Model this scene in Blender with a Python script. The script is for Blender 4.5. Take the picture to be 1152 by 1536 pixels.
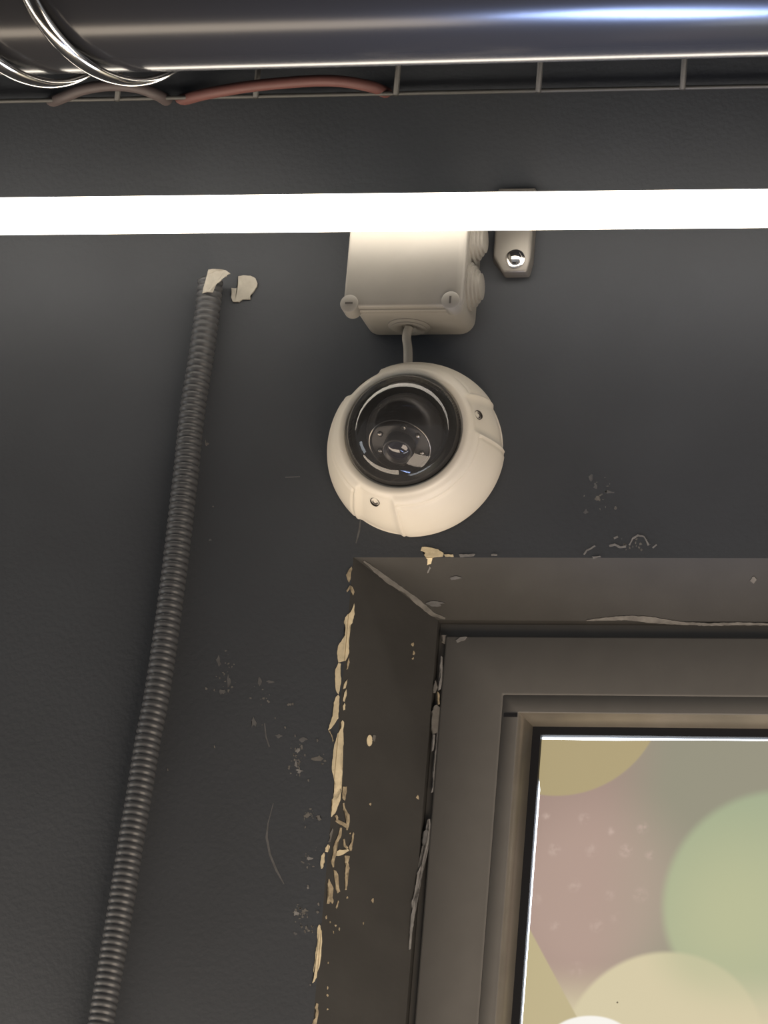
import bpy, bmesh, math, random
from mathutils import Vector, Matrix
random.seed(7)
sc = bpy.context.scene
for o in list(bpy.data.objects): bpy.data.objects.remove(o)
COL = sc.collection

# ------------------------------------------------------------------ camera
F_PX = 7800.0                     # focal length in pixels of the 1152x1536 frame
DIST = 3.5
YAW, PITCH = math.radians(14.6), math.radians(19.0)
AIM = Vector((0, 0, 2.6))         # wall point in the middle of the frame; wall front is y = 0
fwd = Vector((-math.sin(YAW)*math.cos(PITCH), math.cos(YAW)*math.cos(PITCH), math.sin(PITCH)))
upv = Vector((0, -fwd.z, fwd.y)).normalized()
rgt = fwd.cross(upv)
CAM = AIM - fwd*DIST
cd = bpy.data.cameras.new('camera'); cd.sensor_fit = 'VERTICAL'; cd.sensor_height = 36
cd.lens = F_PX/1536*36; cd.clip_start = 0.05; cd.clip_end = 50
cam = bpy.data.objects.new('camera', cd); COL.objects.link(cam)
cam.matrix_world = Matrix(((rgt.x, upv.x, -fwd.x, CAM.x), (rgt.y, upv.y, -fwd.y, CAM.y), (rgt.z, upv.z, -fwd.z, CAM.z), (0, 0, 0, 1)))
sc.camera = cam

# ------------------------------------------------------------------ world, lights, exposure
w = bpy.data.worlds.new('world'); sc.world = w; w.use_nodes = True
w.node_tree.nodes['Background'].inputs[0].default_value = (0.95, 0.97, 1.0, 1)
w.node_tree.nodes['Background'].inputs[1].default_value = 0.28
sc.view_settings.view_transform = 'Standard'; sc.view_settings.look = 'None'
sc.view_settings.exposure = 0.0; sc.view_settings.gamma = 1.0; sc.view_settings.use_curve_mapping = False

def area(name, loc, target, sx, sy, col, power):
    l = bpy.data.lights.new(name, 'AREA'); l.shape = 'RECTANGLE'; l.size = sx; l.size_y = sy
    l.color = col; l.energy = power
    o = bpy.data.objects.new(name, l); COL.objects.link(o); o.location = loc
    o.rotation_euler = (Vector(target) - Vector(loc)).to_track_quat('-Z', 'Y').to_euler()
    return o
area('warm_shop_lamp', (0.62, -0.58, 1.55), (0, 0, 2.6), 0.85, 0.6, (1.0, 0.83, 0.66), 15)
area('shelf_strip_lamp', (-0.88, -0.11, 1.95), (-0.88, -0.03, 2.7), 1.6, 0.17, (1.0, 0.84, 0.66), 9.0)
area('cool_doorway_lamp', (-1.7, -0.40, 2.22), (0, 0, 2.5), 0.25, 0.5, (0.85, 0.93, 1.0), 2.5)
bl_ = area('blue_display_lamp', (0.066, -0.15, 1.90), (0.240, -0.335, 2.806), 0.22, 0.10, (0.40, 0.54, 1.0), 0.85); bl_.data.spread = math.radians(50)

# ------------------------------------------------------------------ pixel helpers
def ray(px, py):
    return (fwd + rgt*((px-576)/F_PX) - upv*((py-768)/F_PX))
def hit(px, py, p, n):
    r = ray(px, py); t = (p-CAM).dot(n)/r.dot(n)
    return CAM + r*t
def W(px, py, d):                 # point at distance d (metres) in front of the wall
    return hit(px, py, Vector((0, -d, 0)), Vector((0, 1, 0)))
def proj(p):
    v = p-CAM; z = v.dot(fwd)
    return (576+F_PX*v.dot(rgt)/z, 768-F_PX*v.dot(upv)/z)

# ------------------------------------------------------------------ materials
def mat(name, col, rough=0.5, metal=0.0, spec=0.5, var=0.0, vscale=40, bump=0.0, bscale=200, col2=None):
    m = bpy.data.materials.new(name); m.use_nodes = True
    nt = m.node_tree; b = nt.nodes['Principled BSDF']
    b.inputs['Base Color'].default_value = (*col, 1); b.inputs['Roughness'].default_value = rough
    b.inputs['Metallic'].default_value = metal; b.inputs['Specular IOR Level'].default_value = spec
    tc = nt.nodes.new('ShaderNodeTexCoord')
    if var or col2:
        n = nt.nodes.new('ShaderNodeTexNoise'); n.inputs['Scale'].default_value = vscale; n.inputs['Detail'].default_value = 5
        nt.links.new(tc.outputs['Object'], n.inputs['Vector'])
        mx = nt.nodes.new('ShaderNodeMix'); mx.data_type = 'RGBA'
        c2 = col2 or tuple(min(1, c*(1+var)) for c in col); c1 = tuple(c*(1-var) for c in col)
        mx.inputs[6].default_value = (*c1, 1); mx.inputs[7].default_value = (*c2, 1)
        mr = nt.nodes.new('ShaderNodeMapRange'); mr.inputs[1].default_value = 0.3; mr.inputs[2].default_value = 0.7
        nt.links.new(n.outputs[0], mr.inputs[0]); nt.links.new(mr.outputs[0], mx.inputs[0])
        nt.links.new(mx.outputs[2], b.inputs['Base Color'])
    if bump:
        n2 = nt.nodes.new('ShaderNodeTexNoise'); n2.inputs['Scale'].default_value = bscale; n2.inputs['Detail'].default_value = 4
        nt.links.new(tc.outputs['Object'], n2.inputs['Vector'])
        bp = nt.nodes.new('ShaderNodeBump'); bp.inputs['Strength'].default_value = bump; bp.inputs['Distance'].default_value = 0.001
        nt.links.new(n2.outputs[0], bp.inputs['Height']); nt.links.new(bp.outputs[0], b.inputs['Normal'])
    return m
def emis(name, col, s):
    m = bpy.data.materials.new(name); m.use_nodes = True; nt = m.node_tree
    b = nt.nodes['Principled BSDF']; b.inputs['Base Color'].default_value = (0.8, 0.8, 0.8, 1)
    b.inputs['Emission Color'].default_value = (*col, 1); b.inputs['Emission Strength'].default_value = s
    return m

M = {}
M['wall'] = mat('charcoal_wall_paint', (0.051, 0.0555, 0.063), 0.8, spec=0.15, var=0.08, vscale=9, bump=0.35, bscale=260)
M['reveal'] = mat('brown_black_gloss_paint', (0.040, 0.038, 0.035), 0.6, spec=0.3, var=0.10, vscale=30, bump=0.25, bscale=120)
M['frame'] = mat('bronze_grey_frame_paint', (0.122, 0.117, 0.110), 0.5, spec=0.35, var=0.04, vscale=60)
M['bead'] = mat('bronze_metal_bead', (0.23, 0.208, 0.175), 0.35, metal=0.4, spec=0.5, var=0.12, vscale=30)
M['gasket'] = mat('black_rubber', (0.012, 0.012, 0.014), 0.6, spec=0.3)
M['cream'] = mat('cream_plaster', (0.62, 0.53, 0.36), 0.9, spec=0.1, var=0.15, vscale=150, bump=0.4, bscale=400)
M['plaster2'] = mat('dirty_plaster', (0.34, 0.28, 0.19), 0.9, spec=0.1, var=0.35, vscale=300, bump=0.4, bscale=400)
M['grey'] = mat('grey_scuff', (0.20, 0.195, 0.19), 0.8, spec=0.2, var=0.25, vscale=200)
M['dim'] = mat('faint_grey_scuff', (0.105, 0.104, 0.105), 0.8, spec=0.2, var=0.2, vscale=200)
M['dust_highlight'] = mat('dusty_scuff_and_highlight_grey', (0.135, 0.128, 0.118), 0.8, spec=0.2, var=0.25, vscale=200)
M['boxgrey'] = mat('light_grey_plastic', (0.195, 0.186, 0.168), 0.5, spec=0.4, var=0.03, vscale=60)
M['boxdark'] = mat('screw_slot_dark', (0.05, 0.045, 0.04), 0.7)
M['white'] = mat('warm_white_housing', (0.60, 0.555, 0.475), 0.42, spec=0.45, var=0.02, vscale=40)
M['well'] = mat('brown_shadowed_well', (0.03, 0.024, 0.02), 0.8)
M['screw'] = mat('dark_steel_screw', (0.05, 0.042, 0.038), 0.5, metal=0.2)
M['ring'] = mat('grey_dome_seal', (0.36, 0.34, 0.305), 0.5, spec=0.4)
M['cable'] = mat('grey_cable_sheath', (0.34, 0.315, 0.27), 0.5, spec=0.4)
M['black'] = mat('black_inner_plastic', (0.030, 0.029, 0.029), 0.30, spec=0.4)
M['liner'] = mat('matte_black_liner', (0.035, 0.034, 0.034), 0.8, spec=0.1)
M['lens'] = mat('lens_glass', (0.02, 0.02, 0.03), 0.05, spec=1.0)
M['chrome'] = mat('chrome', (0.72, 0.70, 0.68), 0.13, metal=1.0)
M['steel'] = mat('dull_steel', (0.42, 0.40, 0.36), 0.3, metal=0.9)
M['zinc'] = mat('zinc_plate', (0.19, 0.18, 0.165), 0.45, metal=0.5, spec=0.4)
M['pipe'] = mat('black_satin_duct', (0.030, 0.030, 0.032), 0.19, spec=0.32, bump=0.03, bscale=35)
M['conduit'] = mat('black_corrugated_plastic', (0.054, 0.056, 0.060), 0.38, spec=0.35)
M['wire'] = mat('painted_tray_wire', (0.07, 0.068, 0.064), 0.5, metal=0.2)
M['redcable'] = mat('red_cable_sheath', (0.11, 0.042, 0.036), 0.6)
M['dullcable'] = mat('dusty_red_cable_sheath', (0.06, 0.046, 0.045), 0.6)
M['tape'] = mat('white_tape', (0.30, 0.285, 0.25), 0.7, spec=0.2, var=0.15, vscale=120)
M['tube'] = emis('led_diffuser', (1.0, 0.90, 0.76), 7.0)
M['cap'] = mat('lamp_end_cap', (0.5, 0.5, 0.48), 0.5)
M['floor'] = mat('dark_floor', (0.09, 0.08, 0.07), 0.6, var=0.2, vscale=4)
M['ceil'] = mat('black_ceiling', (0.03, 0.03, 0.032), 0.8)

# tinted dome: transparent smoke tint under a Fresnel reflection
m = bpy.data.materials.new('smoked_polycarbonate'); m.use_nodes = True; nt = m.node_tree; nt.nodes.clear()
out = nt.nodes.new('ShaderNodeOutputMaterial'); mixs = nt.nodes.new('ShaderNodeMixShader')
fr = nt.nodes.new('ShaderNodeFresnel'); fr.inputs[0].default_value = 1.38
tr = nt.nodes.new('ShaderNodeBsdfTransparent'); tr.inputs[0].default_value = (0.72, 0.71, 0.71, 1)
gl = nt.nodes.new('ShaderNodeBsdfGlossy'); gl.inputs['Roughness'].default_value = 0.03; gl.inputs[0].default_value = (1, 1, 1, 1)
nt.links.new(fr.outputs[0], mixs.inputs[0]); nt.links.new(tr.outputs[0], mixs.inputs[1]); nt.links.new(gl.outputs[0], mixs.inputs[2])
df = nt.nodes.new('ShaderNodeBsdfDiffuse'); df.inputs[0].default_value = (0.5, 0.48, 0.46, 1)
mx2 = nt.nodes.new('ShaderNodeMixShader'); mx2.inputs[0].default_value = 0.045          # grey diffuse mixed in as a painted veil, lifting the dark interior
nt.links.new(mixs.outputs[0], mx2.inputs[1]); nt.links.new(df.outputs[0], mx2.inputs[2])
nt.links.new(mx2.outputs[0], out.inputs[0]); M['dome'] = m

# ------------------------------------------------------------------ object helpers
def link(name, me, material, parent=None, smooth=False):
    o = bpy.data.objects.new(name, me); COL.objects.link(o)
    if material is not None and not me.materials: me.materials.append(material)
    if smooth:
        for p in me.polygons: p.use_smooth = True
    if parent is not None:
        o.parent = parent; o.matrix_parent_inverse = parent.matrix_world.inverted() if parent.type != 'EMPTY' else Matrix.Translation(-parent.location)
    return o
def from_bm(name, bm, material, parent=None, smooth=False, normals=True):
    if normals: bmesh.ops.recalc_face_normals(bm, faces=bm.faces)
    me = bpy.data.meshes.new(name); bm.to_mesh(me); bm.free()
    return link(name, me, material, parent, smooth)
def empty(name, loc):
    o = bpy.data.objects.new(name, None); COL.objects.link(o); o.location = loc; o.empty_display_size = 0.02
    return o
def tag(o, label=None, cat=None, group=None, kind=None):
    if label: o['label'] = label
    if cat: o['category'] = cat
    if group: o['group'] = group
    if kind: o['kind'] = kind
    return o
def bevel(o, wdt, seg=2):
    b = o.modifiers.new('bevel', 'BEVEL'); b.width = wdt; b.segments = seg; b.limit_method = 'ANGLE'; b.angle_limit = math.radians(35)
    for p in o.data.polygons: p.use_smooth = True
    return o
def autosmooth(o, ang=40):
    o.data.set_sharp_from_angle(angle=math.radians(ang))
    return o
def add_box(bm, x0, x1, y0, y1, z0, z1):
    v = [bm.verts.new((x, y, z)) for x in (x0, x1) for y in (y0, y1) for z in (z0, z1)]
    for f in ((0, 1, 3, 2), (4, 6, 7, 5), (0, 4, 5, 1), (2, 3, 7, 6), (0, 2, 6, 4), (1, 5, 7, 3)):
        bm.faces.new([v[i] for i in f])
def add_lathe(bm, prof, origin, axis, segs=48, close=False):
    """prof: list of (radius, height along axis)"""
    axis = Vector(axis).normalized(); a = axis.orthogonal().normalized(); b = axis.cross(a)
    rings = []
    for r, h in prof:
        c = Vector(origin) + axis*h
        if r < 1e-6: rings.append([bm.verts.new(c)])
        else: rings.append([bm.verts.new(c + (a*math.cos(2*math.pi*k/segs) + b*math.sin(2*math.pi*k/segs))*r) for k in range(segs)])
    for i in range(len(rings)-1):
        A, B = rings[i], rings[i+1]
        for k in range(segs):
            k2 = (k+1) % segs
            if len(A) == 1 and len(B) == 1: continue
            if len(A) == 1: bm.faces.new((A[0], B[k], B[k2]))
            elif len(B) == 1: bm.faces.new((A[k], B[0], A[k2]))
            else: bm.faces.new((A[k], B[k], B[k2], A[k2]))
def smooth_path(pts, n):
    """Catmull-Rom through pts, n samples per span"""
    P = [Vector(p) for p in pts]; P = [2*P[0]-P[1]] + P + [2*P[-1]-P[-2]]; out = []
    for i in range(1, len(P)-2):
        for k in range(n):
            t = k/n; a, b, c, d = P[i-1:i+3]
            out.append(0.5*((2*b)+(c-a)*t+(2*a-5*b+4*c-d)*t*t+(3*b-a-3*c+d)*t**3))
    out.append(P[-2]); return out
def add_tube(bm, pts, rad, segs=12, cap=True):
    n = len(pts); R = rad if callable(rad) else (lambda i: rad)
    t0 = (pts[1]-pts[0]).normalized(); nrm = t0.orthogonal().normalized(); rings = []
    for i in range(n):
        t = (pts[min(i+1, n-1)]-pts[max(i-1, 0)]).normalized()
        nrm = (nrm - t*nrm.dot(t)).normalized(); b = t.cross(nrm); r = R(i)
        rings.append([bm.verts.new(pts[i] + (nrm*math.cos(2*math.pi*k/segs)+b*math.sin(2*math.pi*k/segs))*r) for k in range(segs)])
    for i in range(n-1):
        for k in range(segs):
            k2 = (k+1) % segs; bm.faces.new((rings[i][k], rings[i+1][k], rings[i+1][k2], rings[i][k2]))
    if cap: bm.faces.new(rings[0][::-1]); bm.faces.new(rings[-1])

# ------------------------------------------------------------------ the wall and the window opening
# corner pixel + depth of each line of the window section, outermost to innermost
C0 = W(530, 836, 0.0)                                  # opening edge on the wall front
WW, WH = 0.86, 1.25                                    # opening size
X0, X1, Z1, Z0 = C0.x, C0.x+WW, C0.z, C0.z-WH
def sec(px, py, d):
    p = W(px, py, d); return (p.x-X0, Z1-p.z, d)
T = 0.14                                               # wall thickness
bm = bmesh.new()
for (a, b, c, d) in ((-2.6, X0, 0.0, 3.4), (X1, 2.6, 0.0, 3.4), (X0, X1, Z1, 3.4), (X0, X1, 0.0, Z0)):
    add_box(bm, a, b, 0.0, T, c, d)
bmesh.ops.remove_doubles(bm, verts=bm.verts, dist=1e-6)
wall = from_bm('wall_back', bm, M['wall']); tag(wall, kind='structure')
bm = bmesh.new(); add_box(bm, -2.6, 2.6, -4.6, T, -0.05, 0.0); tag(from_bm('floor', bm, M['floor']), kind='structure')
bm = bmesh.new(); add_box(bm, -2.6, 2.6, -4.6, T, 3.4, 3.45); tag(from_bm('ceiling', bm, M['ceil']), kind='structure')

def side_piece(bm, side, prof):
    """prof: closed section polygon of (inset_x, inset_z, d); mitred at both ends"""
    A, B = [], []
    for ix, iz, d in prof:
        y = -d
        if side == 'left':    a, b = (X0+ix, y, Z0+iz), (X0+ix, y, Z1-iz)
        elif side == 'right': a, b = (X1-ix, y, Z0+iz), (X1-ix, y, Z1-iz)
        elif side == 'top':   a, b = (X0+ix, y, Z1-iz), (X1-ix, y, Z1-iz)
        else:                 a, b = (X0+ix, y, Z0+iz), (X1-ix, y, Z0+iz)
        A.append(bm.verts.new(a)); B.append(bm.verts.new(b))
    n = len(prof)
    for i in range(n):
        j = (i+1) % n; bm.faces.new((A[i], A[j], B[j], B[i]))
    bm.faces.new(A[::-1]); bm.faces.new(B)
def ring_piece(bm, prof):
    loops = []
    for ix, iz, d in prof:
        loops.append([bm.verts.new(c) for c in ((X0+ix, -d, Z1-iz), (X1-ix, -d, Z1-iz), (X1-ix, -d, Z0+iz), (X0+ix, -d, Z0+iz))])
    n = len(prof)
    for i in range(n):
        a, b = loops[i], loops[(i+1) % n]
        for k in range(4): bm.faces.new((a[k], b[k], b[(k+1) % 4], a[(k+1) % 4]))
SIDES = ('left', 'top', 'right', 'bottom')
s0 = sec(530, 836, 0.0); s1 = sec(657, 930, -0.045)
rev = [s0, s1, (s1[0], s1[1], -0.060), (s0[0], s0[1], -0.060)]
trims = []
for k, s in enumerate(SIDES):
    bm = bmesh.new(); side_piece(bm, s, rev)
    t = from_bm('trim_%d' % (k+1), bm, M['reveal']); tag(t, kind='structure'); trims.append(t)

win = empty('window_1', (X0, 0.0, Z0)); tag(win, kind='structure')
g0 = sec(655, 930, -0.054); f0 = sec(668, 953, -0.047); f1 = sec(755, 1042, -0.047); f2 = sec(755, 1042, -0.0477)
b0 = sec(777, 1068, -0.0477); b1 = sec(799, 1089, -0.060); k0 = sec(799, 1089, -0.061); k1 = sec(811, 1102, -0.061); BK = -0.085
def lvl(s, d): return (s[0], s[1], d)
bm = bmesh.new(); ring_piece(bm, [lvl(g0, -0.054), lvl(f0, -0.054), f0, f1, lvl(f1, BK), lvl(g0, BK)])
bevel(from_bm('frame', bm, M['frame'], win), 0.0016, 2)
bm = bmesh.new(); ring_piece(bm, [f2, b0, lvl(b0, BK), lvl(f2, BK)])
bevel(from_bm('sash', bm, M['frame'], win), 0.0003, 1)
q0, q1 = W(756, 1070, -0.0476), W(776, 1075.5, -0.0476); bm = bmesh.new(); add_box(bm, q0.x, q1.x, 0.0471, 0.0486, q1.z, q0.z); from_bm('corner_gap', bm, M['gasket'], win)
for s in SIDES:
    bm = bmesh.new(); mid = tuple((p*0.45+q*0.55) for p, q in zip(b0, b1)); mid = (mid[0], mid[1], mid[2]+0.002)
    side_piece(bm, s, [lvl(b0, -0.0495), mid, b1, lvl(b1, BK), lvl(b0, BK)])
    autosmooth(from_bm('glazing_bead', bm, M['bead'], win, True), 60)
for s in SIDES:
    bm = bmesh.new(); side_piece(bm, s, [k0, k1, lvl(k1, BK), lvl(k0, BK)])
    from_bm('gasket', bm, M['gasket'], win)
# glowing light panel behind the print
bm = bmesh.new(); add_box(bm, X0+k1[0]-0.004, X1-k1[0]+0.004, 0.0670, 0.0750, Z0+k1[1]-0.004, Z1-k1[1]+0.004)
from_bm('light_panel', bm, emis('daylight_white', (0.80, 0.88, 1.0), 6.0), win)

# ------------------------------------------------------------------ printed film (balloon shapes), flat print as a procedural material
FD = -0.0655
FP = W(812, 1109, FD)                                  # film top left corner
def fl(px, py):                                        # pixel -> film local metres (x right, z up)
    p = W(px, py, FD); return (p.x-FP.x, p.z-FP.z)
m = bpy.data.materials.new('backlit_balloon_print'); m.use_nodes = True; nt = m.node_tree; bs = nt.nodes['Principled BSDF']
tc = nt.nodes.new('ShaderNodeTexCoord'); sep = nt.nodes.new('ShaderNodeSeparateXYZ'); nt.links.new(tc.outputs['Object'], sep.inputs[0])
wob = nt.nodes.new('ShaderNodeTexNoise'); wob.inputs['Scale'].default_value = 7.0; nt.links.new(tc.outputs['Object'], wob.inputs['Vector'])
def lin(c): return tuple(((v/255+0.055)/1.055)**2.4 if v > 10 else v/255/12.92 for v in c)
def rgb(c):
    n = nt.nodes.new('ShaderNodeRGB'); n.outputs[0].default_value = (*lin(c), 1); return n.outputs[0]
def mixc(fac, a, b):
    n = nt.nodes.new('ShaderNodeMix'); n.data_type = 'RGBA'; nt.links.new(fac, n.inputs[0]); nt.links.new(a, n.inputs[6]); nt.links.new(b, n.inputs[7]); return n.outputs[2]
def math_(op, a, b=None, clamp=False):
    n = nt.nodes.new('ShaderNodeMath'); n.operation = op; n.use_clamp = clamp
    for i, v in enumerate((a, b)):
        if v is None: continue
        if isinstance(v, (int, float)): n.inputs[i].default_value = v
        else: nt.links.new(v, n.inputs[i])
    return n.outputs[0]
def ramp(v, a, b):                                     # 1 at v<=a, 0 at v>=b
    n = nt.nodes.new('ShaderNodeMapRange'); n.interpolation_type = 'SMOOTHSTEP'
    nt.links.new(v, n.inputs[0]); n.inputs[1].default_value = a; n.inputs[2].default_value = b; n.inputs[3].default_value = 1; n.inputs[4].default_value = 0
    return n.outputs[0]
def circ(px, py, rpx, soft, ax=1.0):                   # soft in px
    cx, cz = fl(px, py); k = 0.97*F_PX/DIST
    dx = math_('MULTIPLY', math_('SUBTRACT', sep.outputs[0], cx), 1/ax); dz = math_('SUBTRACT', sep.outputs[2], cz)
    d = math_('SQRT', math_('ADD', math_('MULTIPLY', dx, dx), math_('MULTIPLY', dz, dz)))
    return ramp(d, (rpx-soft)/k, (rpx+soft)/k)
nsv = nt.nodes.new('ShaderNodeTexNoise'); nsv.inputs['Scale'].default_value = 220; nt.links.new(tc.outputs['Object'], nsv.inputs['Vector'])
def cr(x, y): return (760+x/2.939, 1060+y/2.939)
xr = ramp(sep.outputs[0], fl(880, 1250)[0], fl(1010, 1250)[0])
base = mixc(xr, rgb((146, 143, 124)), rgb((163, 138, 128)))
# slightly lighter pink heart towards the bottom of the pink shape
base = mixc(math_('MULTIPLY', circ(885, 1340, 130, 60), 0.45), base, rgb((194, 166, 153)))
gx = circ(*cr(1190, 860), 480/2.939, 26/2.939)
gcol = mixc(circ(1110, 1370, 120, 110), rgb((158, 172, 140)), rgb((184, 188, 148)))
base = mixc(gx, base, gcol)
ycol = rgb((176, 160, 118)); ycol2 = rgb((216, 204, 168))
base = mixc(circ(*cr(245, -45), 442/2.939, 2.0), base, ycol)
base = mixc(circ(*cr(690, 1520), 425/2.939, 5.0), base, mixc(circ(1130, 1400, 130, 40), ycol2, rgb((196, 194, 156))))
zr = ramp(sep.outputs[2], fl(1050, 1545)[1], fl(1050, 1440)[1]); base = mixc(zr, base, ycol2)
# yellow field left of the slanting edge (90,960)-(290,1340)
a0 = fl(*cr(90, 960)); a1 = fl(*cr(300, 1350)); dx, dz = a1[0]-a0[0], a1[1]-a0[1]; L_ = math.hypot(dx, dz)
sd = math_('ADD', math_('MULTIPLY', math_('SUBTRACT', sep.outputs[0], a0[0]), -dz/L_), math_('MULTIPLY', math_('SUBTRACT', sep.outputs[2], a0[1]), dx/L_))
base = mixc(ramp(sd, -0.0008, 0.0008), base, rgb((192, 178, 136)))
dot = rgb((196, 172, 160))
for (x, y, r, q) in ((175, 485, 13, .8), (340, 495, 20, .6), (460, 550, 13, .8), (600, 535, 20, .6), (210, 630, 22, .8), (375, 635, 24, .5), (525, 635, 24, .7), (630, 655, 16, .5),
                  (300, 790, 24, .5), (455, 830, 20, .4), (590, 830, 28, .35), (210, 965, 18, .6), (395, 965, 24, .5), (130, 850, 20, .4), (310, 1160, 30, .3), (480, 930, 22, .25)):
    base = mixc(math_('MULTIPLY', math_('MULTIPLY', circ(*cr(x, y), r/2.939, 5.0), ramp(nsv.outputs[0], 0.68, 0.35)), q*1.3, True), base, dot)
base = mixc(circ(885, 1563, 38, 2.0, 1.6), base, rgb((255, 252, 245)))
base = mixc(circ(*cr(488, 1304), 1.3, 0.6), base, rgb((90, 80, 60)))
nt.links.new(base, bs.inputs['Emission Color']); bs.inputs['Emission Strength'].default_value = 0.87
bs.inputs['Base Color'].default_value = (0.08, 0.08, 0.075, 1); bs.inputs['Roughness'].default_value = 0.45; bs.inputs['Specular IOR Level'].default_value = 0.3
bm = bmesh.new()
xr_ = X1-k1[0]+0.003-FP.x; zb = 2.06-FP.z
e = fl(810.0, 1185); e2 = fl(783.5, 1536); sl = (e2[0]-e[0])/(e2[1]-e[1])
pts = [(0.0, 0.0), (-0.001, e[1]*0.5), (e[0], e[1]), (e2[0], e2[1]), (e2[0]+0.001, zb), (xr_, zb), (xr_, 0.0004), (0.10, 0.0006), (0.05, -0.0003)]
fv = [bm.verts.new((x, 0, z)) for x, z in pts]; bv = [bm.verts.new((x, 0.0008, z)) for x, z in pts]
bm.faces.new(fv); bm.faces.new(bv[::-1])
for i in range(len(pts)):
    j = (i+1) % len(pts); bm.faces.new((fv[i], bv[i], bv[j], fv[j]))
film = from_bm('printed_window_film', bm, m); film.location = FP
tag(film, 'backlit print of pink, green and yellow balloons inside the brown window frame', 'poster')

# ------------------------------------------------------------------ chips, scuffs and scratches in the paint
EX, EZ = X0, Z1
pl_n = Vector((0, 1, 0))
def plane_left():
    p = Vector((X0, 0, Z1)); q = Vector((X0+s1[0], 0.045, Z1)); n = (q-p).cross(Vector((0, 0, 1))).normalized()
    return p, n if n.y < 0 else -n
def plane_top():
    p = Vector((X0, 0, Z1)); q = Vector((X0, 0.045, Z1-s1[1])); n = (q-p).cross(Vector((1, 0, 0))).normalized()
    return p, n if n.y < 0 else -n
PL = {'wall': (Vector((0, 0, 0)), Vector((0, -1, 0))), 'left': plane_left(), 'top': plane_top(),
      'frame': (Vector((0, 0.047, 0)), Vector((0, -1, 0)))}
eL0, eL1 = proj(Vector((X0, 0, Z1))), proj(Vector((X0, 0, Z1-0.5)))
eT0, eT1 = proj(Vector((X0, 0, Z1))), proj(Vector((X0+0.5, 0, Z1)))
def clip(poly, a, b, keep):
    def sd(p): return ((b[0]-a[0])*(p[1]-a[1])-(b[1]-a[1])*(p[0]-a[0]))*keep
    out = []
    for i in range(len(poly)):
        p, q = poly[i], poly[(i+1) % len(poly)]; sp, sq = sd(p), sd(q)
        if sp >= 0: out.append(p)
        if (sp >= 0) != (sq >= 0):
            t = sp/(sp-sq); out.append((p[0]+(q[0]-p[0])*t, p[1]+(q[1]-p[1])*t))
    return out
def add_patch(bm, poly, plane, h=0.0005):
    p, n = PL[plane]
    cl = []
    for q in poly:
        if not cl or (abs(q[0]-cl[-1][0])+abs(q[1]-cl[-1][1])) > 0.05: cl.append(q)
    if len(cl) > 2 and abs(cl[0][0]-cl[-1][0])+abs(cl[0][1]-cl[-1][1]) < 0.05: cl.pop()
    if len(cl) < 3: return
    P = [hit(x, y, p, n) for x, y in cl]
    top = [bm.verts.new(v+n*h) for v in P]; bot = [bm.verts.new(v-n*0.0002) for v in P]
    f = bm.faces.new(top); f2_ = bm.faces.new(bot[::-1])
    for i in range(len(P)):
        j = (i+1) % len(P); bm.faces.new((top[i], bot[i], bot[j], top[j]))
    bmesh.ops.triangulate(bm, faces=[f, f2_])
def surf_patch(bm, poly, mode, h=0.0005):
    if mode == 'L':
        add_patch(bm, clip(poly, eL0, eL1, 1), 'wall', h); add_patch(bm, clip(poly, eL0, eL1, -1), 'left', h)
    elif mode == 'T':
        add_patch(bm, clip(poly, eT0, eT1, -1), 'wall', h); add_patch(bm, clip(poly, eT0, eT1, 1), 'top', h)
    else: add_patch(bm, poly, mode, h)
def jag(poly, amp=0.5):
    out = []
    for i in range(len(poly)):
        p, q = poly[i], poly[(i+1) % len(poly)]; out.append(p)
        L = math.hypot(q[0]-p[0], q[1]-p[1])
        for k in range(1, int(L/4)+1):
            t = k/(int(L/4)+1); nx, ny = -(q[1]-p[1])/L, (q[0]-p[0])/L; r = random.uniform(-amp, amp)
            out.append((p[0]+(q[0]-p[0])*t+nx*r, p[1]+(q[1]-p[1])*t+ny*r))
    return out
def cropmap(x0, y0, s, pts): return [(x0+x/s, y0+y/s) for x, y in pts]
def chip(pts, mode, mt, parent, name='paint_chip', h=0.0006):
    bm = bmesh.new(); surf_patch(bm, jag(pts, 0.08 if name == 'scratch' else 0.5), mode, h)
    return from_bm(name, bm, M[mt], parent)
def strip(pts, wd, amp=0.0):                            # pixel polyline -> polygon
    Lf, Rt = [], []
    for i, p in enumerate(pts):
        a, b = pts[max(i-1, 0)], pts[min(i+1, len(pts)-1)]; L = math.hypot(b[0]-a[0], b[1]-a[1]) or 1
        nx, ny = -(b[1]-a[1])/L, (b[0]-a[0])/L; ww = (wd[i] if isinstance(wd, (list, tuple)) else wd)/2*random.uniform(1-amp, 1+amp)
        Lf.append((p[0]+nx*ww, p[1]+ny*ww)); Rt.append((p[0]-nx*ww, p[1]-ny*ww))
    return Lf + Rt[::-1]
def blob(x, y, rx, ry, n=9):
    return [(x+rx*random.uniform(.25, 1.25)*math.cos(2*math.pi*k/n), y+ry*random.uniform(.25, 1.25)*math.sin(2*math.pi*k/n)) for k in range(n)]

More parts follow.
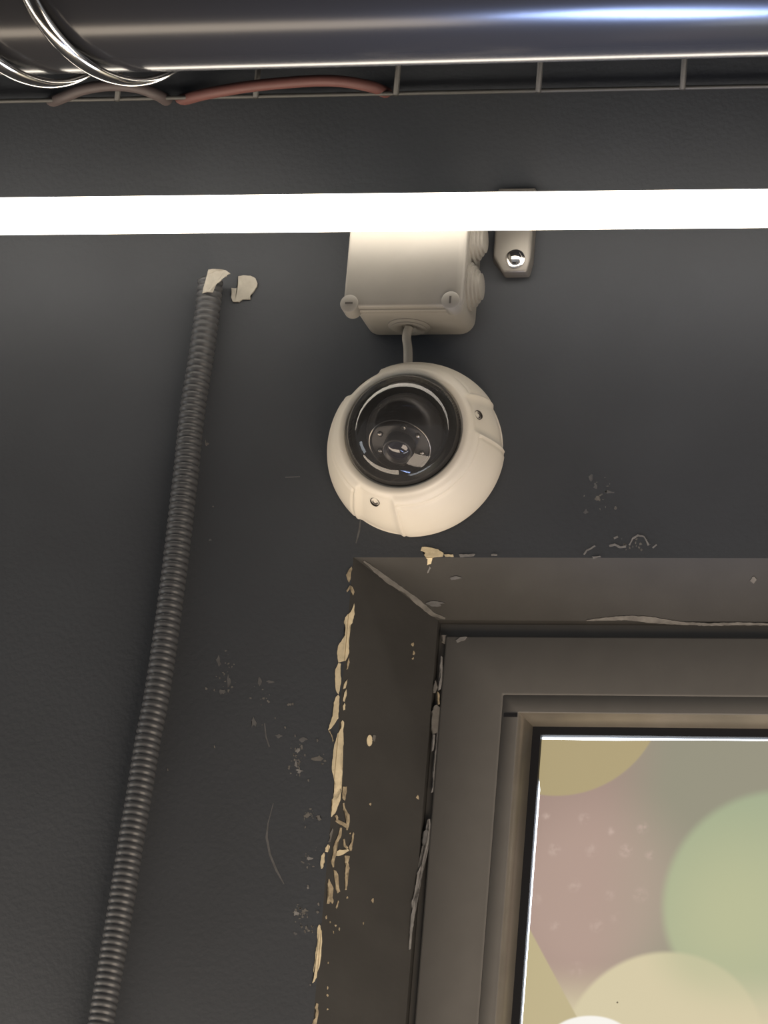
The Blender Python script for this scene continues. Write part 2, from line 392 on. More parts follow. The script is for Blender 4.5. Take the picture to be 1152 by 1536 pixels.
A_ = lambda p: cropmap(380, 1000, 7.2, p)
B_ = lambda p: cropmap(420, 1180, 7.68, p)
C_ = lambda p: cropmap(430, 1350, 8.26, p)
D_ = lambda p: cropmap(440, 840, 4.43, p)
G_ = lambda p: cropmap(600, 950, 6.14, p)
H_ = lambda p: cropmap(600, 1180, 5.91, p)
K_ = lambda p: cropmap(600, 800, 2.88, p)
S_ = lambda p: cropmap(840, 680, 3.69, p)
cream_chips = [
 (D_([(388,45),(375,60),(352,100),(360,130),(370,150),(380,130),(392,60)]), 'plaster2'),
 (D_([(378,170),(354,205),(358,215),(376,192),(396,235),(404,215),(390,180)]), 'plaster2'),
 (D_([(402,290),(385,340),(345,385),(338,420),(348,450),(345,500),(300,570),(292,625),(300,680),(345,670),(368,620),(368,575),(362,530),(372,500),(370,440),(390,420),(405,360)]), 'cream'),
 (D_([(300,686),(280,730),(278,790),(285,870),(300,893),(308,870),(318,800),(314,740),(316,690)]), 'cream'),
 (D_([(300,897),(285,910),(270,950),(262,1040),(232,1130),(250,1120),(300,1050),(306,960),(308,910)]), 'cream'),
 (D_([(232,1132),(255,1175),(262,1210),(268,1200),(258,1165),(245,1135)]), 'plaster2'),
 (D_([(368,650),(355,690),(352,730),(360,725),(372,680)]), 'plaster2'),
 (D_([(357,795),(335,828),(330,858),(345,852),(353,820)]), 'cream'),
 (D_([(350,860),(338,880),(328,935),(338,942),(352,890)]), 'cream'),
 (D_([(338,950),(328,970),(330,1000),(342,995),(344,965)]), 'cream'),
 (A_([(960,580),(945,600),(950,660),(910,730),(875,860),(862,960),(850,1110),(870,1200),(880,1290),(865,1380),(870,1440),(900,1440),(930,1380),(950,1330),(935,1270),(955,1180),(960,1140),(935,1080),(945,900),(970,850),(970,780),(965,700),(975,600)]), 'cream'),
 (B_([(690,20),(640,90),(600,150),(595,240),(590,350),(630,310),(660,230),(690,160),(705,50)]), 'cream'),
 (B_([(720,0),(715,130),(745,160),(765,60),(765,0)]), 'plaster2'),
 (strip(B_([(728,190),(738,260),(782,330),(788,400),(768,500)]), [2.5, 4, 3.5, 4.5, 2], .3), 'plaster2'),
 (strip(B_([(642,385),(690,415),(740,440),(768,470)]), [4, 7, 5, 4], .3), 'plaster2'),
 (strip(B_([(640,330),(655,360),(650,400)]), [3, 4, 2], .3), 'plaster2'),
 (strip(B_([(698,475),(686,560),(645,640),(625,700),(628,780),(604,860),(612,930)]), [3, 4, 4.5, 4, 4, 3.5, 1.5], .3), 'plaster2'),
 (strip(B_([(640,775),(690,760),(740,752),(785,730)]), [6, 7, 6, 3], .25), 'cream'),
 (strip(B_([(732,605),(742,680),(775,712)]), [2.5, 4, 3.5], .3), 'plaster2'),
 (B_([(840,525),(825,570),(825,640),(790,690),(800,740),(820,740),(835,640),(852,545)]), 'plaster2'),
 (B_([(600,480),(570,550),(575,590),(555,640),(575,640),(590,580),(610,500)]), 'dust_highlight'),
 (B_([(555,665),(525,710),(520,750),(550,755),(570,690)]), 'cream'),
 (B_([(510,760),(478,800),(468,860),(475,945),(490,940),(515,870),(518,790)]), 'cream'),
 (B_([(742,795),(745,880),(765,870),(745,1000),(750,1100),(745,1190),(765,1190),(775,1110),(765,1010),(800,940),(780,880),(800,800)]), 'plaster2'),
 (B_([(615,960),(630,1080),(640,1180),(660,1230),(690,1210),(670,1120),(665,1010),(640,970)]), 'plaster2'),
 (B_([(560,1060),(545,1120),(560,1200),(535,1350),(565,1350),(580,1320),(600,1350),(612,1330),(600,1260),(612,1170),(580,1110)]), 'plaster2'),
 (B_([(665,1310),(640,1390),(650,1405),(675,1330)]), 'plaster2'),
 (C_([(405,305),(385,350),(380,450),(385,540),(365,600),(350,780),(335,880),(340,960),(320,1030),(345,1010),(372,960),(385,870),(410,780),(425,640),(435,520),(430,400),(420,320)]), 'cream'),
 (C_([(365,1280),(348,1330),(360,1370),(375,1400),(360,1440),(330,1490),(318,1545),(362,1545),(380,1460),(390,1400),(380,1340),(388,1290)]), 'plaster2'),
]
for pts_, mt in cream_chips: chip(pts_, 'L', mt, wall)
chip([(554+4.2*math.cos(a), 1111+8.5*math.sin(a)) for a in [k*0.5236 for k in range(12)]], 'left', 'cream', trims[0])
chip(blob(561, 1107, 3, 5), 'left', 'dust_highlight', trims[0])
# chips along the inner joint of the left reveal
for p_, mt in ((G_([(372,210),(362,300),(368,400),(350,480),(345,530),(365,520),(385,440),(385,320),(382,220)]), 'grey'),
          (G_([(320,435),(305,480),(303,545),(320,550),(340,500)]), 'dust_highlight'), (G_([(340,540),(345,660),(358,655),(355,560)]), 'plaster2'),
          (G_([(310,670),(290,720),(285,870),(300,930),(330,920),(360,870),(365,690),(330,660)]), 'dust_highlight'),
          (G_([(340,890),(330,980),(315,1150),(300,1300),(300,1400),(275,1475),(300,1465),(335,1390),(350,1250),(375,1090),(390,940),(383,885)]), 'grey'),
          (G_([(300,935),(295,980),(290,1090),(300,1080),(312,980),(312,935)]), 'grey'),
          (H_([(245,290),(250,350),(245,370),(258,390),(260,430),(235,480),(220,540),(200,630),(170,730),(145,770),(155,815),(130,880),(120,960),(95,1030),(105,1100),(90,1160),(80,1290),(75,1450),(88,1440),(100,1300),(125,1140),(130,1050),(118,1000),(135,900),(160,840),(178,780),(185,720),(215,630),(245,540),(250,480),(275,450),(275,400),(265,360),(260,290)]), 'grey'),
          (H_([(205,400),(195,470),(200,530),(230,480),(245,400),(230,380)]), 'dim')):
    chip(p_, 'left', mt, trims[0], h=0.0012)
chip(G_([(380,20),(385,80),(410,100),(440,70),(420,20)]), 'left', 'dust_highlight', trims[0], h=0.0012)
chip(G_([(515,68),(525,85),(545,80),(600,62),(618,34),(560,38)]), 'frame', 'grey', win)
# chips along the top edge
chip(K_([(95,60),(90,75),(110,85),(105,95),(120,110),(118,135),(135,130),(140,105),(185,100),(188,85),(165,70),(120,60)]), 'T', 'cream', wall)
chip(K_([(190,92),(230,92),(232,102),(195,100)]), 'T', 'cream', wall); chip(K_([(255,92),(325,90),(320,98),(260,103)]), 'T', 'grey', wall)
chip(K_([(128,140),(118,170),(124,168),(134,148)]), 'top', 'grey', trims[1]); chip(K_([(395,91),(420,91),(420,97),(395,97)]), 'T', 'grey', wall)
chip(K_([(830,101),(865,98),(868,103),(835,108)]), 'T', 'grey', wall)
# mitre streak, a ridge highlight painted along the ledge, and smudges
chip(strip([(546,841),(566,857),(585,872),(610,888),(628,903),(648,920),(668,927)], [3, 5, 7, 7, 8, 7, 3], .3), 'top', 'dust_highlight', trims[1])
chip(strip([(880,930),(905,928),(940,926),(975,929),(1020,934),(1060,936),(1110,935),(1160,936)], [2, 4, 7, 8, 4, 3, 5, 4], .2), 'top', 'dust_highlight', trims[1])
chip(blob(1130, 869, 8, 6), 'top', 'dust_highlight', trims[1]); chip(blob(684, 866, 13, 4), 'top', 'dim', trims[1]); chip(blob(655, 905, 14, 4), 'top', 'dim', trims[1])
# scuffs on the wall: the bigger ones single, the specks joined
for p_ in ([(876,832),(880,826),(893,819)], [(914,819),(922,817),(930,821),(939,820)], [(944,818),(949,808),(957,803),(966,805),(973,818)], [(979,822),(985,817)], [(921,808),(927,805)]):
    chip(strip(p_, 2.6, .3), 'wall', 'grey', wall, 'scuff', 0.0004)
for p_, w_, mt in (([(410,1205),(402,1235),(400,1256),(405,1282),(415,1306),(426,1326)], [1, 2, 3, 3.5, 4, 1.5], 'dim'), ([(541,778),(539,796),(534,815)], [1.5, 2.5, 1.5], 'dim'), ([(428,716),(450,715)], 1.6, 'dim'), ([(397,1085),(399,1105),(404,1120)], 2, 'dim')):
    q_ = strip(p_, w_, .2); n_ = len(p_); bm = bmesh.new()
    for k in range(n_-1): add_patch(bm, [q_[k], q_[k+1], q_[2*n_-2-k], q_[2*n_-1-k]], 'wall', 0.00012)
    from_bm('scratch', bm, M[mt], wall)
for x, y, rx, ry, mt in ((444,1147,3.5,7,'grey'),(449,1156,6,4,'grey'),(446,1126,4,4,'grey'),(479,1138,11,4,'dust_highlight'),(461,1224,6,4,'dust_highlight'),(478,1226,5,5,'dust_highlight'),(464,1287,5,4,'grey'),(462,1332,1.5,3,'grey'),
                         (443,1370,6,4,'grey'),(458,1366,5,3,'dust_highlight'),(459,1391,3,5,'dust_highlight'),(443,1401,3,4,'dim'),(390,1022,3,9,'dim'),(406,1023,7,2.5,'dim'),(343,1021,4,10,'dim'),(328,992,4,8,'dim'),(332,1038,6,5,'dim'),(380,1085,5,9,'dim'),
                         (886,716,5,6,'dim'),(893,730,4,5,'dim'),(897,748,6,4,'dust_highlight'),(914,738,10,3,'dim'),(923,762,3,3,'dust_highlight'),(879,768,4,4,'dim'),(309,666,4,7,'dust_highlight'),(315,810,3,2,'dim'),(434,1057,6,2.5,'dust_highlight'),(418,1104,5,3,'dim'),(455,1110,6,4,'dim')):
    chip(blob(x, y, rx, ry), 'wall', mt, wall, 'scuff', 0.00015)
bm = bmesh.new()
for x, y, r in ((439,1056,2),(428,1091,2),(443,1104,2),(476,1111,2.4),(463,1170,2),(458,1240,2),(462,1329,2.5),(478,1356,2.5),(476,1368,3),(466,1478,2),(322,1120,2),(252,1155,2.2),(320,760,1.6)):
    add_patch(bm, blob(x, y, r*.8, r*1.2, 6), 'wall', 0.0004)
for cx_, cy_, sx_, sy_, n_ in ((446,1132,12,26,34),(480,1140,10,8,12),(462,1222,10,8,16),(460,1290,12,14,12),(452,1370,16,14,24),(458,1395,10,8,10),(335,1015,18,34,22),(395,1050,14,30,14),(898,738,16,26,16),(950,815,26,9,18)):
    for _ in range(n_):
        x, y = random.gauss(cx_, sx_*.55), random.gauss(cy_, sy_*.55)
        if x > eL0[0]+(y-eL0[1])*(eL1[0]-eL0[0])/(eL1[1]-eL0[1])-6 and cx_ < 600: continue
        r = random.uniform(0.8, 2.4); add_patch(bm, blob(x, y, r*random.uniform(.5, 1.5), r*random.uniform(.5, 1.5), 6), 'wall', 0.00012)
tag(from_bm('paint_specks', bm, M['dust_highlight'], wall), kind='stuff')
bm = bmesh.new()
for x, y, r in ((555,1206,2),(559,1351,3),(545,1385,2),(619,967,3),(620,980,3),(619,988,2),(627,1196,3.4),(491,1482,2),(491,1493,2),(491,1514,2),(489,1376,2.6),(495,1384,2),(503,1388,2),(509,1394,2),(500,1398,2),(521,1347,2),(492,1445,1.6),(525,1250,1.5)):
    add_patch(bm, blob(x, y, r*.8, r*1.2, 6), 'left', 0.0004)
tag(from_bm('paint_specks', bm, M['plaster2'], trims[0]), kind='stuff')

# ------------------------------------------------------------------ black duct along the top
PD = 0.27; PR = 0.075
pe = W(576, 99.5, PD)                                   # lower silhouette passes here; solve for the axis height
r_ = ray(576, 99.5); nv = Vector((0, r_.y, r_.z)).normalized(); dn = Vector((0, nv.z, -nv.y))   # perpendicular, pointing down/wall
# axis = silhouette point + PR * up-perpendicular
upp = Vector((0, -nv.z, nv.y))
axis = Vector((0, pe.y, pe.z)) + upp*PR
duct = empty('duct_pipe', (0, axis.y, axis.z-PR))
tag(duct, 'glossy black round duct running along the top above the lit tube', 'pipe')
bm = bmesh.new(); tl = math.radians(0.55)
add_lathe(bm, [(0.0, -2.2), (PR, -2.2), (PR, 2.2), (0.0, 2.2)], (0, axis.y, axis.z), (math.cos(tl), 0, math.sin(tl)*0.35), 128)
autosmooth(from_bm('duct_body', bm, M['pipe'], duct, True), 50)
for hx in (-1.3, 1.3):                                  # drop rods and bands that carry the duct from the ceiling
    bm = bmesh.new(); add_lathe(bm, [(0.004, 0.0), (0.004, 3.4-axis.z-PR)], (hx, axis.y, axis.z+PR), (0, 0, 1), 12)
    hr = from_bm('hanger_rod', bm, M['steel'], duct, True)
    bm = bmesh.new(); add_lathe(bm, [(PR+0.0005, -0.012), (PR+0.003, -0.012), (PR+0.003, 0.012), (PR+0.0005, 0.012)], (hx, axis.y, axis.z), (1, 0, 0), 64)
    from_bm('hanger_band', bm, M['steel'], hr)
# two chrome rings hung askew round the duct
def ring(px, label):
    tip = W(px, 104, PD)
    o = empty('chrome_ring', (tip.x, axis.y, axis.z-PR-0.006))
    bm = bmesh.new(); R0 = PR+0.0050; N = 96
    a = math.radians(27); ux = Vector((-math.sin(a), -math.cos(a), 0)); uz = Vector((0.0, 0, 1)); nx_ = ux.cross(uz).normalized()
    c = Vector((tip.x, axis.y, axis.z))
    sect = [(0.0062*math.cos(t), 0.0030*math.sin(t)) for t in [2*math.pi*k/12 for k in range(12)]]
    rings_ = []
    for k in range(N):
        t = 2*math.pi*k/N; R1 = R0
        rad = ux*math.cos(t)/math.cos(a)+uz*math.sin(t)
        p = c + rad*R1 + Vector((0, 0, -0.0018))
        rd = rad.normalized()
        rings_.append([bm.verts.new(p + nx_*q[0] + rd*q[1]) for q in sect])
    for k in range(N):
        for j in range(12):
            bm.faces.new((rings_[k][j], rings_[(k+1) % N][j], rings_[(k+1) % N][(j+1) % 12], rings_[k][(j+1) % 12]))
    from_bm('ring_band', bm, M['chrome'], o, True)
    tag(o, label, 'ring', 'chrome rings on the duct')
ring(168, 'chrome ring slung askew round the black duct, seen whole near the left edge')
ring(45, 'chrome ring round the black duct cut off by the left picture edge')

# ------------------------------------------------------------------ wire cable tray on the wall behind the duct
tr0 = W(596, 140, 0.006); TZ = tr0.z
tray = empty('wire_cable_grid', (0, 0, TZ))
tag(tray, 'dark wire grid for cables fixed to the wall behind the duct', 'cable grid')
def wire(pts_, r, nm, mt='wire', seg=8):
    bm = bmesh.new(); add_tube(bm, [Vector(p) for p in pts_], r, seg); return from_bm(nm, bm, M[mt], tray, True)
for z in (0.0, 0.055, 0.110):
    wire([(-2.0, -0.006, TZ+z), (2.0, -0.006, TZ+z)], 0.0016, 'long_wire')
xs = tr0.x
for k in range(-9, 10):
    x = xs + k*0.1005
    wire([(x, -0.0095, TZ+0.113), (x, -0.0095, TZ-0.003)], 0.0021, 'cross_wire')
def tray_cable(pp, r, mt, label, x0, x1):
    P = [W(px, py, d) for px, py, d in pp]
    bm = bmesh.new(); add_tube(bm, smooth_path(P, 12), r, 12)
    tag(from_bm('red_cable', bm, M[mt], None, True), label, 'cable', 'cables in the wire grid')
tray_cable([(268,152,-.004),(300,143,.010),(335,136,.018),(380,129,.020),(430,124,.020),(480,121,.020),(520,123,.018),(560,131,.010),(585,142,-.004)], 0.0042, 'redcable', 'red cable arching out of the wall behind the wire grid below the duct', .06, .1)
tray_cable([(75,154,-.004),(95,146,.010),(125,134,.018),(165,128,.020),(205,131,.018),(235,142,.010),(255,154,-.004)], 0.0042, 'dullcable', 'dull dusty red cable humped behind the wire grid under the chrome ring', .08, .05)

# ------------------------------------------------------------------ glowing LED tube
TD = 0.0715; TR = 0.0128
ta, tb = W(0, 324.5, TD), W(1152, 312.5, TD)
tc_ = (ta+tb)/2; tdir = (tb-ta).normalized()
lamp = empty('led_tube_light', tc_); tag(lamp, 'long glowing warm white LED tube crossing the wall', 'lamp')
bm = bmesh.new(); add_lathe(bm, [(0.0, -0.75), (TR, -0.75), (TR, 0.75), (0.0, 0.75)], tc_, tdir, 32)
autosmooth(from_bm('diffuser_tube', bm, M['tube'], lamp, True), 50)
for s in (-1, 1):
    bm = bmesh.new(); add_lathe(bm, [(0.0, 0.751), (TR+0.002, 0.751), (TR+0.002, 0.775), (TR, 0.778), (0.0, 0.778)], tc_, tdir*s, 32)
    cap_ = autosmooth(from_bm('end_cap', bm, M['cap'], lamp, True), 40)
    bm = bmesh.new(); p = tc_+tdir*s*0.763; add_box(bm, p.x-0.008, p.x+0.008, p.y+TR, 0.0, p.z-0.010, p.z+0.010)
    from_bm('wall_arm', bm, M['cap'], lamp)

# ------------------------------------------------------------------ metal plate with a bolt, partly behind the tube
bp0 = W(738, 408, 0.012); bp1 = W(794, 408, 0.012)
plate = empty('wall_bracket', ((bp0.x+bp1.x)/2, 0, bp0.z)); tag(plate, 'small grey metal bracket with a shiny bolt to the right of the junction box', 'bracket')
bm = bmesh.new()
x0, x1, zb_, zt_ = bp0.x, bp1.x, bp0.z, bp0.z+0.062
outl = [(x0+0.007, zb_), (x1-0.002, zb_), (x1, zb_+0.010), (x1, zt_), (x0, zt_), (x0, zb_+0.012)]
fv = [bm.verts.new((x, -0.012, z)) for x, z in outl]; bv = [bm.verts.new((x-(0.0 if x > x0+.001 else .003), 0, z)) for x, z in outl]
bm.faces.new(fv); bm.faces.new(bv[::-1])
for i in range(len(outl)):
    j = (i+1) % len(outl); bm.faces.new((fv[i], bv[i], bv[j], fv[j]))
bevel(from_bm('plate', bm, M['zinc'], plate), 0.0015, 2)
sp = W(773, 389, 0.012)
bm = bmesh.new(); add_lathe(bm, [(0.0068, 0.0), (0.0068, 0.0012), (0.0055, 0.0016), (0.0045, 0.0016), (0.0045, 0.0042), (0.0030, 0.0052), (0.0, 0.0054)], (sp.x, -0.012, sp.z), (0, -1, 0), 32)
bolt = autosmooth(from_bm('bolt', bm, M['chrome'], plate, True), 35); bolt['label'] = 'shiny chrome bolt'

# ------------------------------------------------------------------ junction box
BD = 0.056
bl = W(513, 462, BD); br = W(693, 462, BD)
bx0, bx1, bz0 = bl.x, br.x, bl.z; bz1 = bz0 + 0.074
jb = empty('junction_box', ((bx0+bx1)/2, 0, bz0)); tag(jb, 'light grey plastic junction box on the wall above the dome camera', 'junction box')
def rbox(name, x0, x1, z0, z1, d0, d1, rad, mt, bw, taper=0.0):
    """box with rounded corners in the wall plane"""
    bm = bmesh.new(); A, B = [], []
    for cx, cz, a0 in ((x1-rad, z1-rad, 0), (x0+rad, z1-rad, 90), (x0+rad, z0+rad, 180), (x1-rad, z0+rad, 270)):
        for k in range(7):
            a = math.radians(a0+k*15); x, z = cx+rad*math.cos(a), cz+rad*math.sin(a)
            A.append(bm.verts.new((x, -d0, z))); mx, mz = (x0+x1)/2, (z0+z1)/2
            B.append(bm.verts.new((mx+(x-mx)*(1+taper), -d1, mz+(z-mz)*(1+taper))))
    bm.faces.new(A); bm.faces.new(B[::-1]); n = len(A)
    for i in range(n): bm.faces.new((A[i], B[i], B[(i+1) % n], A[(i+1) % n]))
    return bevel(from_bm(name, bm, M[mt], jb), bw, 2)
rbox('body', bx0+0.0035, bx1-0.0035, bz0+0.002, bz1-0.002, 0.0, 0.044, 0.010, 'boxgrey', 0.0012, 0.015)
rbox('lid_rim', bx0+0.0015, bx1-0.0015, bz0+0.0005, bz1-0.0005, 0.0443, 0.0490, 0.008, 'boxgrey', 0.0008)
lid = rbox('lid', bx0+0.0005, bx1-0.0005, bz0+0.001, bz1-0.001, 0.0493, BD, 0.006, 'boxgrey', 0.0018)
for px, py, ang in ((524, 455.5, 0), (676, 450.5, 90), (531, 322, 20), (684, 318, 60)):
    c = W(px, py, BD)
    bm = bmesh.new(); add_lathe(bm, [(0.0062, -0.012), (0.0062, 0.0006), (0.0054, 0.0012), (0.0, 0.0012)], (c.x, -BD, c.z), (0, -1, 0), 32)
    scw = autosmooth(from_bm('lid_screw', bm, M['boxgrey'], jb, True), 40)
    bm = bmesh.new(); L_, T_ = (0.0026, 0.0007)
    if ang > 45: L_, T_ = T_, L_
    add_box(bm, c.x-L_, c.x+L_, -BD-0.0015, -BD-0.0008, c.z-T_, c.z+T_); from_bm('slot', bm, M['boxdark'], scw)
bm = bmesh.new(); c = W(678.5, 469, 0.050); add_lathe(bm, [(0.0011, -0.001), (0.0011, 0.0005), (0.0, 0.0005)], (c.x, -0.047, bz0+0.0004), (0, 0, -1), 12); from_bm('drain_hole', bm, M['boxdark'], jb)
gp = [(0.0165, -0.001), (0.0165, 0.0015), (0.0140, 0.0022), (0.0140, 0.0038), (0.0115, 0.0044), (0.0115, 0.0058), (0.0090, 0.0064), (0.0090, 0.0080), (0.0060, 0.0086), (0.0, 0.0088)]
for py in (430, 360):
    c = W(712, py, 0.024); bm = bmesh.new(); add_lathe(bm, gp, (bx1-0.0032, -0.024, c.z), (1, 0, 0), 48)
    autosmooth(from_bm('side_grommet', bm, M['boxgrey'], jb, True), 30)
gc = W(613, 488, 0.020); bm = bmesh.new()
add_lathe(bm, [(0.0145, -0.001), (0.0145, 0.0015), (0.0120, 0.0022), (0.0120, 0.0030), (0.0095, 0.0032), (0.0060, 0.0020), (0.0045, 0.0005), (0.0, 0.0005)], (gc.x, -0.018, bz0+0.0025), (0, 0, -1), 48)
autosmooth(from_bm('cable_grommet', bm, M['boxgrey'], jb, True), 30)

# ------------------------------------------------------------------ dome camera
DC = W(626, 679, 0.0); cx0, cz0 = DC.x, DC.z
dome = empty('dome_camera', (cx0, 0, cz0-0.0575)); tag(dome, 'round off-white dome security camera with smoked bubble mounted on the dark wall', 'security camera')
holes = [math.radians(a) for a in (131, 17, 249)]
def angd(a, b): return abs((a-b+math.pi) % (2*math.pi)-math.pi)
prof_pts = [(0.0401, 0.0385), (0.0402, 0.0420), (0.0412, 0.0431), (0.0445, 0.0426), (0.0470, 0.0398), (0.0495, 0.0350), (0.0526, 0.0285), (0.0555, 0.0210), (0.0576, 0.0140), (0.0588, 0.0075), (0.0590, 0.0)]
def sstep(x, a, b):
    t = max(0, min(1, (x-a)/(b-a))); return t*t*(3-2*t)
PP = smooth_path([(r, 0, h) for r, h in prof_pts], 7)
NA = 288; bm = bmesh.new(); G = []
for p, (i, _) in zip(PP, enumerate(PP)):
    row = []
    j0, j1 = max(i-1, 0), min(i+1, len(PP)-1); tx, tz = PP[j1].x-PP[j0].x, PP[j1].z-PP[j0].z; L_ = math.hypot(tx, tz)
    nx, nz = -tz/L_, tx/L_
    if nz < 0 or nx < 0: nx, nz = abs(nx), abs(nz)
    for k in range(NA):
        a = 2*math.pi*k/NA; ad = min(angd(a, h_) for h_ in holes); r, hgt = p.x, p.z
        arc = ad*0.05
        panel = sstep(arc, 0.0120, 0.0150)*sstep(r, 0.0455, 0.0490)
        groove = math.exp(-((arc-0.0165)/0.0007)**2)*sstep(r, 0.0490, 0.0496) + math.exp(-((r-0.0500)/0.0005)**2)*sstep(arc, 0.016, 0.017)
        off = 0.0017*panel - 0.0009*groove*panel
        # flat recessed pad round each screw hole
        pad = 1-sstep(arc, 0.0095, 0.0125)
        if r > 0.047: off -= 0.0006*pad*sstep(r, 0.047, 0.049)
        rr, hh = r+nx*off, hgt+nz*off
        if i == len(PP)-1: rr, hh = r+0.0, 0.0
        row.append(bm.verts.new((cx0+rr*math.cos(a), -hh, cz0+rr*math.sin(a))))
    G.append(row)
for i in range(len(G)-1):
    for k in range(NA):
        bm.faces.new((G[i][k], G[i+1][k], G[i+1][(k+1) % NA], G[i][(k+1) % NA]))
bm.faces.new(G[-1][::-1])
autosmooth(from_bm('cover', bm, M['white'], dome, True), 38)
for a in holes:
    r0, h0 = 0.0503, 0.0326; n = Vector((math.cos(a)*0.80, -0.60, math.sin(a)*0.80))
    c = Vector((cx0+r0*math.cos(a), -h0, cz0+r0*math.sin(a)))
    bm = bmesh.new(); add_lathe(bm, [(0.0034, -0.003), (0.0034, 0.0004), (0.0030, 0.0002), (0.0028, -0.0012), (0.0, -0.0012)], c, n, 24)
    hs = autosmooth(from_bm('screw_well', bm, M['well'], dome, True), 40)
    bm = bmesh.new(); add_lathe(bm, [(0.0023, -0.0011), (0.0023, -0.0004), (0.0014, -0.0001), (0.0011, -0.0006), (0.0, -0.0006)], c, n, 20)
    from_bm('screw', bm, M['screw'], hs, True)
bm = bmesh.new(); add_lathe(bm, [(0.0404, 0.0365), (0.0404, 0.0410), (0.0398, 0.0416), (0.0390, 0.0410), (0.0388, 0.0370)], (cx0, 0, cz0), (0, -1, 0), 96)
from_bm('seal_ring', bm, M['ring'], dome, True)
# smoked bubble
DR, DB = 0.0390, 0.0400; bm = bmesh.new()
add_lathe(bm, [(DR*math.cos(math.radians(t)), DB+DR*0.74*math.sin(math.radians(t))) for t in range(0, 90, 3)]+[(0.0, DB+DR*0.74)], (cx0, 0, cz0), (0, -1, 0), 96)
bub = from_bm('bubble', bm, M['dome'], dome, True); bub['label'] = 'smoked transparent bubble'
# inside: black liner, ball and lens looking down
bm = bmesh.new(); add_lathe(bm, [(0.0372, 0.036), (0.0370, 0.0375), (0.034, 0.0370), (0.030, 0.030), (0.0, 0.028)], (cx0, 0, cz0), (0, -1, 0), 64)
from_bm('inner_liner', bm, M['liner'], dome, True)
bm = bmesh.new(); ax = Vector((-0.05, -0.55, -0.83)).normalized(); cc = Vector((cx0, -0.037, cz0+0.001))
add_lathe(bm, [(0.0262*math.cos(math.radians(t)), 0.0262*math.sin(math.radians(t))) for t in range(-60, 36, 6)]+[(0.0205, 0.0160), (0.0195, 0.0140), (0.0, 0.0140)], cc, ax, 64)
eye = autosmooth(from_bm('camera_eye', bm, M['black'], dome, True), 50)
bm = bmesh.new(); add_lathe(bm, [(0.0206, 0.0157), (0.0214, 0.0160), (0.0214, 0.0152)], cc, ax, 64); from_bm('eye_rim', bm, M['steel'], eye, True)
bm = bmesh.new(); add_lathe(bm, [(0.0105, 0.0140), (0.0105, 0.0225), (0.0090, 0.0230), (0.0080, 0.0205), (0.0, 0.0205)], cc, ax, 48); from_bm('lens_barrel', bm, M['black'], eye, True)
bm = bmesh.new(); add_lathe(bm, [(0.0080, 0.0207), (0.006, 0.0222), (0.003, 0.0230), (0.0, 0.0232)], cc, ax, 32); from_bm('lens', bm, M['lens'], eye, True)
side = ax.cross(Vector((0, 1, 0))).normalized(); up_ = side.cross(ax)
for u, v in ((-0.0145, 0.006), (0.0145, 0.006), (-0.013, -0.008), (0.013, -0.008), (0.0, 0.0155), (0.004, -0.0145)):
    bm = bmesh.new(); add_lathe(bm, [(0.0019, 0.0), (0.0019, 0.001), (0.0011, 0.0016), (0.0, 0.0016)], cc+ax*0.0140+side*u+up_*v, ax, 16); from_bm('infrared_led', bm, M['steel'], eye, True)

# cable between the box and the camera
a = Vector((gc.x, -0.018, bz0+0.001)); b = W(612, 560, 0.012)
b2 = W(612, 525, 0.015); a2 = W(610, 505, 0.018)
bm = bmesh.new(); add_tube(bm, smooth_path([a, a2, b2, b], 10), 0.0031, 16)
tag(from_bm('camera_cable', bm, M['cable'], None, True), 'short grey cable from the junction box down to the dome camera', 'cable')

# ------------------------------------------------------------------ corrugated conduit
cp = [(316,420),(312,460),(301,540),(291,600),(285,650),(280,700),(273,760),(265,830),(256,900),(245,980),(234,1050),(222,1110),(209,1190),(197,1260),(186,1330),(173,1410),(161,1480),(149,1550),(135,1630),(118,1740),(100,1850),(80,2000)]
base_ = smooth_path([W(x, y, 0.0105) for x, y in cp], 24)
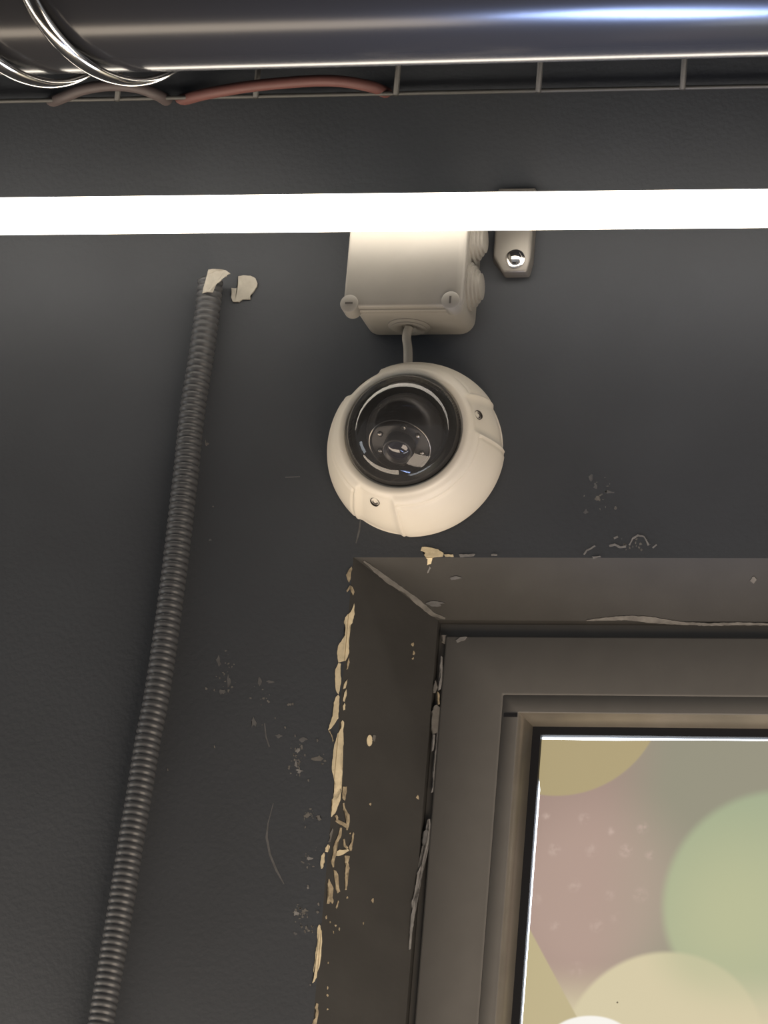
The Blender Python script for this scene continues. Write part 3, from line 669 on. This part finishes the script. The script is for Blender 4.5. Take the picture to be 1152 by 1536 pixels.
# resample by arc length
PIT = 0.0047; SPR = 6; step = PIT/SPR; pts2 = [base_[0]]; acc = 0
for i in range(1, len(base_)):
    p, q = base_[i-1], base_[i]; L = (q-p).length; s = step-acc
    while s <= L:
        pts2.append(p+(q-p)*(s/L)); s += step
    acc = (acc+L) % step if L < s else (L-(s-step))
bm = bmesh.new()
prf = [0.0, 0.75, 1.0, 1.0, 0.75, 0.0]
add_tube(bm, pts2, lambda i: 0.0079+0.0010*prf[i % SPR], 22)
tag(from_bm('corrugated_conduit', bm, M['conduit'], None, True), 'black corrugated flexible conduit running down the left part of the wall', 'conduit')

# ------------------------------------------------------------------ torn tape scraps at the top of the conduit
I_ = lambda p: cropmap(280, 380, 8.23, p)
def scrap(poly, d, label, curve=None):
    bm = bmesh.new(); P = []
    for x, y in jag(poly, 0.3):
        p = W(x, y, d)
        if curve:
            t = max(-1, min(1, (x-curve[0])/curve[1])); p = W(x, y, d-curve[2]*t*t)
        P.append(p)
    n = Vector((0, -1, 0)); top = [bm.verts.new(v+n*0.0006) for v in P]; bot = [bm.verts.new((v.x, min(-0.0, v.y+0.0006), v.z)) for v in P]
    f = bm.faces.new(top); g = bm.faces.new(bot[::-1])
    for i in range(len(P)):
        j = (i+1) % len(P); bm.faces.new((top[i], bot[i], bot[j], top[j]))
    bmesh.ops.triangulate(bm, faces=[f, g])
    tag(from_bm('tape_scrap', bm, M['tape'], None), label, 'tape', 'tape scraps by the conduit')
scrap(I_([(270,205),(235,340),(205,440),(195,495),(250,475),(320,480),(290,465),(320,400),(330,335),(360,330),(390,365),(430,330),(450,300),(495,285),(495,265),(540,250),(490,215),(420,200),(340,195)]), 0.0206, 'torn off-white tape scrap wrapped over the top end of the conduit', (318, 20, 0.004))
scrap(I_([(640,285),(632,420),(610,435),(555,430),(560,500),(550,545),(570,595),(650,600),(690,570),(785,570),(790,520),(830,470),(870,410),(875,370),(850,310),(790,280),(700,275)]), 0.0012, 'rounded off-white tape scrap on the wall just right of the conduit end')
